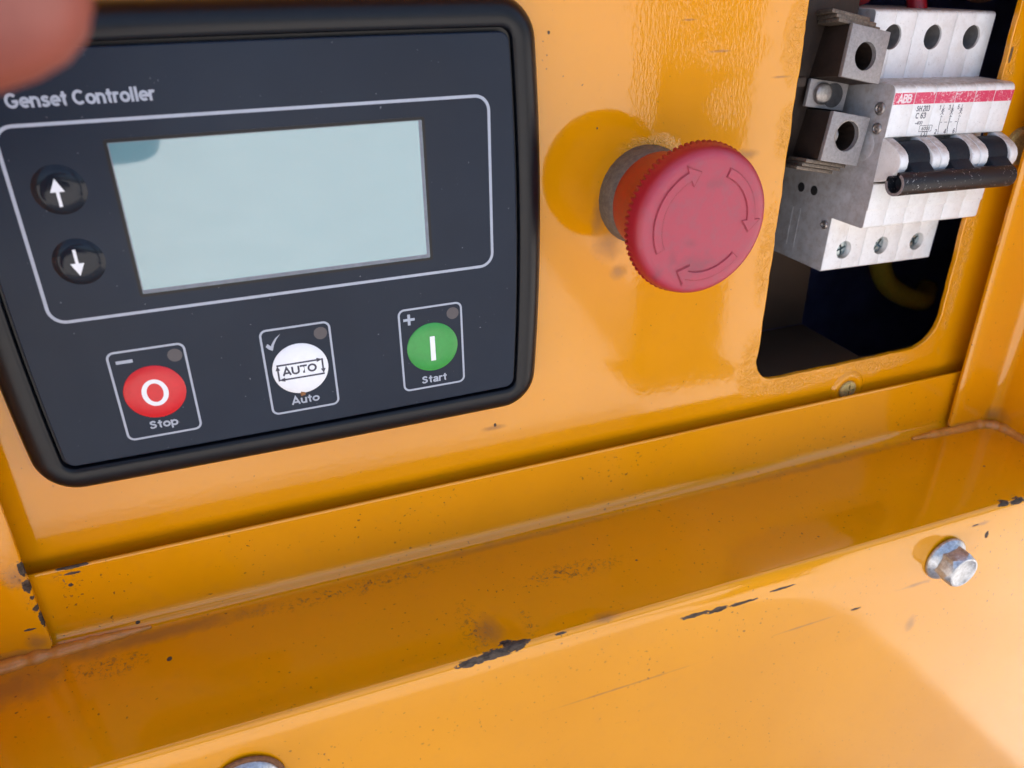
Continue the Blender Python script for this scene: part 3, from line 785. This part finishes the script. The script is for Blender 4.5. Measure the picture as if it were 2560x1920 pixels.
def arc_arrow(a_tail, a_head, r0, r1, hw, hl):
    """outline of a clockwise curved arrow, angles in degrees"""
    n = 26; rm = (r0 + r1) / 2
    o = [(r1, a_tail + (a_head + hl - a_tail) * i / n) for i in range(n + 1)]
    i_ = [(r0, a) for _, a in o][::-1]
    loop = o + [(rm + hw, a_head + hl), (rm, a_head), (rm - hw, a_head + hl)] + i_
    return [(r * math.cos(math.radians(a)), r * math.sin(math.radians(a))) for r, a in loop]
for at, ah in ((204, 101), (66, -14), (-43, -121)):
    lp = arc_arrow(at, ah, 13.1, 15.3, 2.7, 13)
    # darker red outline paints in the arrow's relief shading, plus its flat body
    lq = arc_arrow(at + 0.9, ah - 1.5, 12.87, 15.53, 3.12, 14.0)
    e_ = flat('arrow_groove', [lq], 28.3 + CH, 29.06 + CH, M_capdark, capo, ME)
    flat('arrow_relief', [lp], 28.3 + CH, 29.28 + CH, M_cap, capo, ME, bevel=0.12)

# ------------------------------------------------------------------ circuit breaker
brk = root('circuit_breaker', BREAK @ Vector((0, -42.6, -20)), 'white three pole circuit breaker with red stripe and black linked toggles', 'breaker')
NZ = 14.5
def arcp(cu, ch, r, a0, a1, n=5): return [(cu + r * math.sin(math.radians(a0 + (a1 - a0) * i / n)), ch + r * math.cos(math.radians(a0 + (a1 - a0) * i / n))) for i in range(n + 1)]
bprof = [(42.6, -44)] + arcp(41.1, -1.5, 1.5, 90, 0) + [(22.2, 0)] + arcp(19.9, NZ - 2.2, 2.2, 90, 0) + [(6.6, NZ)] + [(6.2, NZ - 0.5), (6.2, 7.0), (-8.2, 7.0), (-8.2, NZ - 0.2), (-8.6, NZ)] + [(-16.8, NZ), (-16.9, NZ - 0.3)] + \
        arcp(-22.1, NZ - 1.3, 1.0, 0, -90, 4) + [(-23.2, 0)] + [(-41.8, 0)] + arcp(-41.9, -0.7, 0.7, 0, -90, 3) + [(-42.6, -44)]
gap = 0.05
for p in range(3):
    pc = (p - 1) * 17.5
    halves = []
    for s in (-1, 1):
        x0, x1 = (pc - 8.75 + gap, pc - gap * 0.7) if s < 0 else (pc + gap * 0.7, pc + 8.75 - gap)
        halves.append(extrude_x(bprof, x0, x1, 1))
    o = mk('pole_body', *join(*halves), M_wp, brk, BREAK, angle=30, bevel=0.16, segs=2)
    cyl = lambda r, u, h0: shift(([(x, y, z) for x, y, z in lathe([(r, h0), (r, 3.0)], 40)[0]], lathe([(r, h0), (r, 3.0)], 40)[1]), pc, u)
    cut(o, (*cyl(3.75, 34.6, -7), BREAK), (*cyl(3.3, -35.4, -6), BREAK))
    # bore linings: grey sleeve added to darken the hole, and zinc screw
    lv_ = lathe([(3.71, -0.7), (3.70, -6.4), (0, -6.2)], 32); del lv_[1][-2]
    mk('terminal_bore', *shift(lv_, pc, 34.6), M_holeg, o, BREAK)
    sv, sf = shift(lathe([(3.15, -5.8), (3.15, -2.4), (2.8, -1.9), (0, -1.6)], 32), pc, -35.4)
    sw = mk('terminal_screw', sv, sf, M_zinc, o, BREAK, angle=40)
    ang = (20, 55, 35)[p]
    Ms = BREAK @ Matrix.Translation((pc, -35.4, 0)) @ Matrix.Rotation(math.radians(ang), 4, 'Z')
    cut(sw, (*boxv(-2.3, 2.3, -0.42, 0.42, -2.9, 1), Ms), (*boxv(-0.42, 0.42, -2.3, 2.3, -2.9, 1), Ms))
    # toggle guards (ears)
    for s in (-1, 1):
        xa, xb = sorted((pc + s * 5.15, pc + s * 8.6))
        ear = [(6.2, 12.0), (6.2, 14.6), (5.6, 16.3), (4.7, 18.3), (3.7, 20.3), (2.3, 21.9), (0.5, 22.7), (-1.5, 22.7), (-3.4, 21.7), (-4.9, 20.0), (-6.2, 17.8), (-7.2, 15.5), (-7.9, 13.0), (-7.9, 12.0)]
        ev, ef = extrude_x(ear, xa, xb, 1)
        mk('toggle_guard', ev, ef, M_wp, o, BREAK, bevel=0.35, segs=3, angle=40)
    # toggle
    bar_r = 6.3
    tp = [(-0.9 + bar_r * math.sin(math.radians(a)), NZ + 1.3 + bar_r * math.cos(math.radians(a))) for a in range(-150, 151, 12)]
    tv = extrude_x(tp, pc - 4.75, pc + 4.75, 1)
    lv = extrude_x([(0.9, NZ + 6.2), (-2.2, NZ + 10.6), (-5.0, NZ + 10.4), (-6.2, NZ + 4.0), (-3.0, NZ + 2.0)], pc - 4.4, pc + 4.4, 1)
    tg = mk('toggle', *tv, M_blk, brk, BREAK, angle=40, bevel=0.25)
    mk('lever', *lv, M_blk, tg, BREAK, angle=30, bevel=0.5)
    mk('pivot_pin', *extrude_x([(-3.0 + 0.8 * math.sin(2 * math.pi * i / 12), NZ + 5.2 + 0.8 * math.cos(2 * math.pi * i / 12)) for i in range(12)], pc + 4.6, pc + 5.1, 1), M_blk, tg, BREAK)
# grey left cheek, a thin cover plate with the side profile
sp = [(u, h) for u, h in bprof if not (h == 7.0)]
sp = [(u, h) for u, h in sp]
cheek = mk('side_cheek', *extrude_x([(u * 0.9965, h - 0.12) for u, h in sp], -26.36, -26.24, 1), M_side, brk, BREAK, angle=30)
MS = BREAK @ Matrix(((0, 0, -1, -26.3), (1, 0, 0, 0), (0, 1, 0, 0), (0, 0, 0, 1)))     # (a=u, b=h, out=-x)
MS = BREAK @ Matrix(((0, 0, -1, -26.35), (0, 1, 0, 0), (1, 0, 0, 0), (0, 0, 0, 1)))    # (a=h, b=u, out=-x)
for (u, h, r) in ((14.6, 10.2, 2.0), (8.6, 10.8, 1.8), (-26.2, -2.6, 1.5), (36, -4, 1.6)):
    mk('rivet', *shift(lathe([(r, -0.3), (r, 0.35), (r * 0.8, 0.7), (r * 0.62, 0.75), (r * 0.5, 0.35), (r * 0.25, 0.45), (0, 0.75)], 28), h, u), M_rivet, brk, MS, angle=50)
for (u, h) in ((-16.4, -17.5), (-16.1, -10.9)):
    mk('side_port', *shift(lathe([(1.7, -0.2), (1.7, 0.03), (0, 0.03)], 24), h, u), M_hole, brk, MS)
mk('side_boss', *shift(lathe([(4.9, -0.2), (4.9, 0.12), (4.6, 0.26), (0, 0.26)], 40), 6.2, 2.6), M_side, brk, MS, angle=40)
mk('side_rib', *boxv(-21, -19.5, -38, -24, -0.2, 0.15), M_side, brk, MS)
mk('side_rib', *boxv(-16.5, -15.5, -38, -24, -0.2, 0.15), M_side, brk, MS)
# handle bar: slit tube
V, F = [], []
ro, ri = 3.65, 2.75
prof = [(6 + 0, 0)]
aa = [math.radians(a) for a in range(150, 451, 12)]
out_ = [(-5.9 + ro * math.sin(a), NZ + 9.6 + ro * math.cos(a)) for a in aa]
in_ = [(-5.9 + ri * math.sin(a), NZ + 9.6 + ri * math.cos(a)) for a in aa][::-1]
# slit faces the breaker / upper left
hbv, hbf = extrude_x(out_ + in_, -28.0, 21.8, 1)
hb_ = mk('handle_bar', hbv, hbf, M_bar, brk, BREAK, angle=40)
co = [(-5.9 + 2.5 * math.sin(2 * math.pi * i / 24), NZ + 9.6 + 2.5 * math.cos(2 * math.pi * i / 24)) for i in range(24)]
mk('bar_core', *extrude_x(co, -25.0, 20.8, 1), M_blk, hb_, BREAK, angle=40)
mk('bar_end_rim', *extrude_x([(u, h) for u, h in out_[2:-2]] + [(u, h) for u, h in in_[2:-2]], -28.12, -27.98, 1), M_barend, hb_, BREAK, angle=40)
# red stripe in six pieces and worn lettering
for k in range(6):
    x0 = -26.25 + 8.75 * k + 0.14; x1 = x0 + 8.75 - 0.28
    flat('red_stripe', [rect(x0, x1, 16.3, 19.75)], NZ - 0.2, NZ + 0.02, M_stripe, brk, BREAK)
PZ = NZ + 0.004
M_scr = plain('scratched_white_print', C(0.78, 0.66, 0.69), 0.5, var=0.1)
text('maker_lettering', 'ABB', -21.6, 16.75, 2.6, PZ + 0.03, M_scr, brk, BREAK, bold=0.20, width=5.6, thick=0.02)
text('type_lettering', 'SH 203', -12.9, 14.0, 1.75, PZ, M_ink, brk, BREAK, width=5.7, thick=0.02, bold=0.17)
text('rating_lettering', 'C 63', -13.2, 11.8, 1.85, PZ, M_ink, brk, BREAK, width=4.4, thick=0.02, bold=0.17)
text('voltage_lettering', '~400', -13.3, 9.95, 1.15, PZ, M_ink, brk, BREAK, width=3.2, thick=0.02, bold=0.17)
flat('breaking_capacity_box', frame(-12.5, -7.0, 7.7, 9.7, 0.1, 0.16), NZ - 0.1, NZ + 0.022, M_ink, brk, BREAK)
text('breaking_capacity_lettering', '6000', -9.6, 8.1, 1.15, PZ, M_ink, brk, BREAK, width=3.7, thick=0.02, bold=0.17)
flat('class_box', frame(-10.9, -8.5, 6.1, 7.75, 0.1, 0.16), NZ - 0.1, NZ + 0.024, M_ink, brk, BREAK)
text('class_lettering', '3', -9.7, 6.35, 1.1, PZ, M_ink, brk, BREAK, thick=0.02, bold=0.17)
for k, x in enumerate((-4.1, 0.0, 4.0)):
    text('terminal_number', '135'[k], x - 1.45, 14.2, 1.45, PZ, M_ink, brk, BREAK, thick=0.02, bold=0.17)
    text('terminal_number', '246'[k], x - 0.75, 6.75, 1.5, PZ, M_ink, brk, BREAK, thick=0.02, bold=0.17)
    L = [rect(x - 0.09, x + 0.09, 13.9, 15.7)]
    flat('diagram_line', L, NZ - 0.1, NZ + 0.02, M_ink, brk, BREAK)
    flat('diagram_arrow', [[(x, 13.6), (x - 0.65, 14.8), (x - 0.1, 14.35), (x + 0.1, 14.35), (x + 0.65, 14.8)]], NZ - 0.1, NZ + 0.021, M_ink, brk, BREAK)
    for a in (45, -45):
        ca, sa = math.cos(math.radians(a)), math.sin(math.radians(a))
        q = [(px * ca - py * sa, px * sa + py * ca) for px, py in ((-0.95, -0.09), (0.95, -0.09), (0.95, 0.09), (-0.95, 0.09))]
        flat('diagram_cross', [[(x + px, 13.35 + py) for px, py in q]], NZ - 0.1, NZ + 0.022 + a * 1e-5, M_ink, brk, BREAK)
    flat('diagram_line', [[(x - 0.5, 11.95), (x + 0.6, 11.95), (x + 0.6, 12.13), (x + 0.13, 12.13), (x + 0.13, 12.6), (x - 0.03, 12.6), (x - 0.03, 12.13), (x - 0.5, 12.13)]], NZ - 0.1, NZ + 0.02, M_ink, brk, BREAK)
    flat('diagram_line', [[(x - 0.55, 11.75), (x - 0.55, 9.3), (x + 0.32, 6.7), (x + 0.5, 6.76), (x - 0.37, 9.35), (x - 0.37, 11.75)]] if False else [[(x - 0.1, 11.7), (x + 0.1, 11.7), (x + 0.1, 9.2), (x + 0.55, 6.7), (x + 0.36, 6.66), (x - 0.1, 9.2)]], NZ - 0.1, NZ + 0.02, M_ink, brk, BREAK)
for x0, x1 in ((-3.8, -3.1), (-2.1, -0.9), (0.3, 1.3), (2.6, 3.7)):
    flat('diagram_line', [rect(x0, x1, 10.25, 10.42)], NZ - 0.1, NZ + 0.023, M_ink, brk, BREAK)

# ------------------------------------------------------------------ lug terminals beside the breaker
blk = root('lug_terminal_block', W(187, -64, -12), 'pair of square grey metal cable lugs on a brown terminal body', 'terminal')
def lugM(x, u, h, roll, pitch): return PANEL @ Matrix.Translation((x, u, h)) @ Matrix.Rotation(math.radians(-roll), 4, 'Z') @ Matrix.Rotation(math.radians(pitch), 4, 'X')
for nm, x, u, h, roll, pitch, hx, hu, hr, lab in (('cable_lug', 190.9, -24.7, 3.0, 11.5, -8, -0.2, -0.6, 4.1, 1), ('cable_lug', 188.7, -49.5, 3.0, 11.5, -4.4, 0.1, 0.9, 4.6, -1)):
    ML = lugM(x, u, h, roll, pitch)
    o = box(nm, -7.6, 7.6, -7.5, 7.5, -1.6, 0, M_lug, blk, ML, bevel=0.25)
    body = box('lug_body', -7.5, 7.5, -7.4, 7.4, -26, -1.65, M_bake_shade, blk, ML, bevel=0.4)
    cv = shift(lathe([(hr, -14), (hr, 3)], 40), hx, hu)
    cut(o, (*cv, ML)); cut(body, (*cv, ML))
    # threaded bore and clamp screw tip
    mk('lug_bore', *shift(lathe([(hr - 0.02, -13.5), (hr * 0.6, -12.8), (0, -12.6)], 32), hx, hu), M_hole, o, ML, angle=40)
    if lab < 0:
        mk('bore_burr', *shift(([(a[0], a[1], a[2]) for a in lathe([(hr + 0.35, -0.05), (hr + 0.28, 0.14), (hr + 0.02, 0.10), (hr - 0.02, -0.3)], 40)[0]], lathe([(hr + 0.35, -0.05), (hr + 0.28, 0.14), (hr + 0.02, 0.10), (hr - 0.02, -0.3)], 40)[1][:-2]), hx, hu), M_rivet, o, ML, angle=60)
        mk('clamp_screw', *tube([(hx - 6.5, hu - 0.5, -5), (hx - 1.2, hu - 0.4, -5)], 2.6, 16), M_rivet, o, ML, angle=40)
    # laminated tongues
    for j in range(3):
        t0 = lab * (7.55 + 1.25 * j)
        wv = 0.35 * math.sin(j * 2.1)
        u0, u1 = sorted((t0, t0 + lab * 1.15))
        box('tongue_leaf', -11.0 + wv - 0.5 * j, 5.5 - 1.2 * j + wv, u0, u1, -11.5 - 0.8 * j, -2.6 - 1.0 * j, M_lam, blk, ML, bevel=0.2)
# small plate with its screw between the lugs
MP = lugM(187.4, -37.4, -7.0, 9, -4)
pl = box('screw_plate', -7.7, 7.7, -4.2, 4.2, -1.5, 0, M_lug, blk, MP, bevel=0.3)
mk('plate_shadow_disc', *shift(lathe([(3.7, -0.1), (3.7, 0.25), (0, 0.25)], 36), 2.2, 0.1), M_hole, blk, MP)  # dark disc painted for the shadowed hole beside the screw head
mk('plate_screw', *shift(lathe([(3.2, 0), (3.3, 1.2), (3.0, 1.7), (2.2, 2.0), (0, 2.1)], 36), -2.6, 0.2), M_rivet, blk, MP, angle=50)
box('terminal_body', 160, 197, -59, -3, -32, -10, M_bake_shade, blk, bevel=0.8)
box('body_rib', 163, 176, -34, -31, -10.2, -4, M_bake_shade, blk, bevel=0.5)
box('body_rib', 163, 174, -45.5, -42.5, -10.2, -5, M_bake_shade, blk, bevel=0.5)

# ------------------------------------------------------------------ wires
def wire(name, pts, r, mat, label, group=None):
    o = mk(name, *tube(smooth_path(pts), r, 14), mat, None, angle=60)
    o['label'] = label; o['category'] = 'wire'
    if group: o['group'] = group
    return o
wire('red_wire', [(202, 40, -44), (207, 10, -33), (208.5, -6.5, -25), (208.5, -11.5, -22)], 2.6, M_wred, 'short red wire ending above the upper metal lug', 'red wires behind the breaker')
wire('red_wire', [(230, 40, -55), (233, 5, -34), (234, -14, -24), (234, -26, -23)], 3.1, M_wred, 'red wire hanging behind the top of the white breaker', 'red wires behind the breaker')
wire('yellow_wire', [(285, -60, -90), (298, -110, -84), (301, -133, -81), (312, -147, -81), (332, -156, -80), (352, -158, -95)], 5.2, M_wyel, 'dim yellow wire bending inside the dark cut-out below the breaker')
tip = mk('brown_cable', *tube(smooth_path([(255, 30, -40), (262, -6, -31), (285, -2, -34), (300, 30, -50)]), 5.0, 14), plain('brown_jacket', C(0.20, 0.09, 0.06), 0.5), None, angle=60)
tip['label'] = 'dull brown cable at the top edge above the right breaker pole'; tip['category'] = 'cable'

# ------------------------------------------------------------------ hand of the photographer
def hand():
    nodes = [
        # forearm / wrist / palm
        (-190, -150, 215, 30), (-160, -95, 200, 25), (-138, -62, 192, 27), (-116, -40, 184, 25),
        # index
        (-98, -16, 172, 12.5), (-70, -5, 150, 11), (-40, -2.7, 133, 10.0), (-20, -1.0, 129, 9.4), (-5.6, 0.5, 128.5, 8.0),
        # middle
        (-98, -28, 186, 11), (-70, -16, 200, 9.5), (-52, -18, 216, 8.4), (-44, -24, 228, 7.4),
        # ring
        (-102, -42, 194, 10.5), (-76, -36, 210, 9), (-58, -40, 224, 8), (-50, -46, 234, 7),
        # little
        (-110, -56, 198, 9.5), (-88, -54, 214, 8), (-72, -58, 225, 7), (-64, -62, 232, 6.2),
        # thumb
        (-122, -70, 180, 15), (-92, -64, 178, 11.5), (-50, -59, 180, 13), (-17, -58.5, 179, 12)]
    edges = [(0, 1), (1, 2), (2, 3), (3, 4), (4, 5), (5, 6), (6, 7), (7, 8), (3, 9), (9, 10), (10, 11), (11, 12), (3, 13), (13, 14), (14, 15), (15, 16), (2, 17), (17, 18), (18, 19), (19, 20), (2, 21), (21, 22), (22, 23), (23, 24)]
    me = bpy.data.meshes.new('hand')
    at = W(-160, -95, 200)
    me.from_pydata([tuple(W(*n_[:3]) - at) for n_ in nodes], edges, [])
    o = bpy.data.objects.new('hand', me); COL.objects.link(o)
    m = o.modifiers.new('s', 'SKIN'); m.use_smooth_shade = True
    if not me.skin_vertices: me.attributes  # layer is made by the modifier
    bm = bmesh.new(); bm.from_mesh(me); bm.verts.ensure_lookup_table()
    lay = bm.verts.layers.skin.verify()
    for v, n_ in zip(bm.verts, nodes):
        v[lay].radius = (n_[3] * MM, n_[3] * MM); v[lay].use_root = False
    bm.verts[1][lay].use_root = True
    bm.to_mesh(me); bm.free()
    o.modifiers.new('u', 'SUBSURF').levels = 2
    dg = bpy.context.evaluated_depsgraph_get(); dg.update()
    m2 = bpy.data.meshes.new_from_object(o.evaluated_get(dg))
    bpy.data.objects.remove(o); bpy.data.meshes.remove(me)
    for p in m2.polygons: p.use_smooth = True
    h = new_obj('hand', m2, M_skin); h.location = at
    h['label'] = 'out of focus fingertip of a hand in the top left corner'; h['category'] = 'hand'
    return h
hand_o = hand()
nb = PANEL @ Matrix.Translation((-16.5, 4.2, 131.0)) @ Matrix.Rotation(math.radians(-70), 4, 'X')
nv, nf = lathe([(5.2, -0.6), (5.0, 0.0), (4.0, 0.5), (2.0, 0.8), (0, 0.9)], 24)
mk('finger_nail', [(x * 1.2, y * 0.9, z) for x, y, z in nv], nf, M_nail, hand_o, nb, angle=60)

# ------------------------------------------------------------------ steel post in the yard, mirrored in the glossy paint
post = root('steel_post', (1.105, -1.50, 0), 'dark steel post mirrored as a vertical band in the yellow panel', 'post')
mk('shaft', *boxv(-0.112, 0.112, -0.05, 0.05, 0.012, 2.6), M_post, post, Matrix.Translation((1.105, -1.5, 0)), bevel=6)
mk('base_plate', *boxv(-0.16, 0.16, -0.1, 0.1, 0.0, 0.012), M_post, post, Matrix.Translation((1.105, -1.5, 0)), bevel=2)
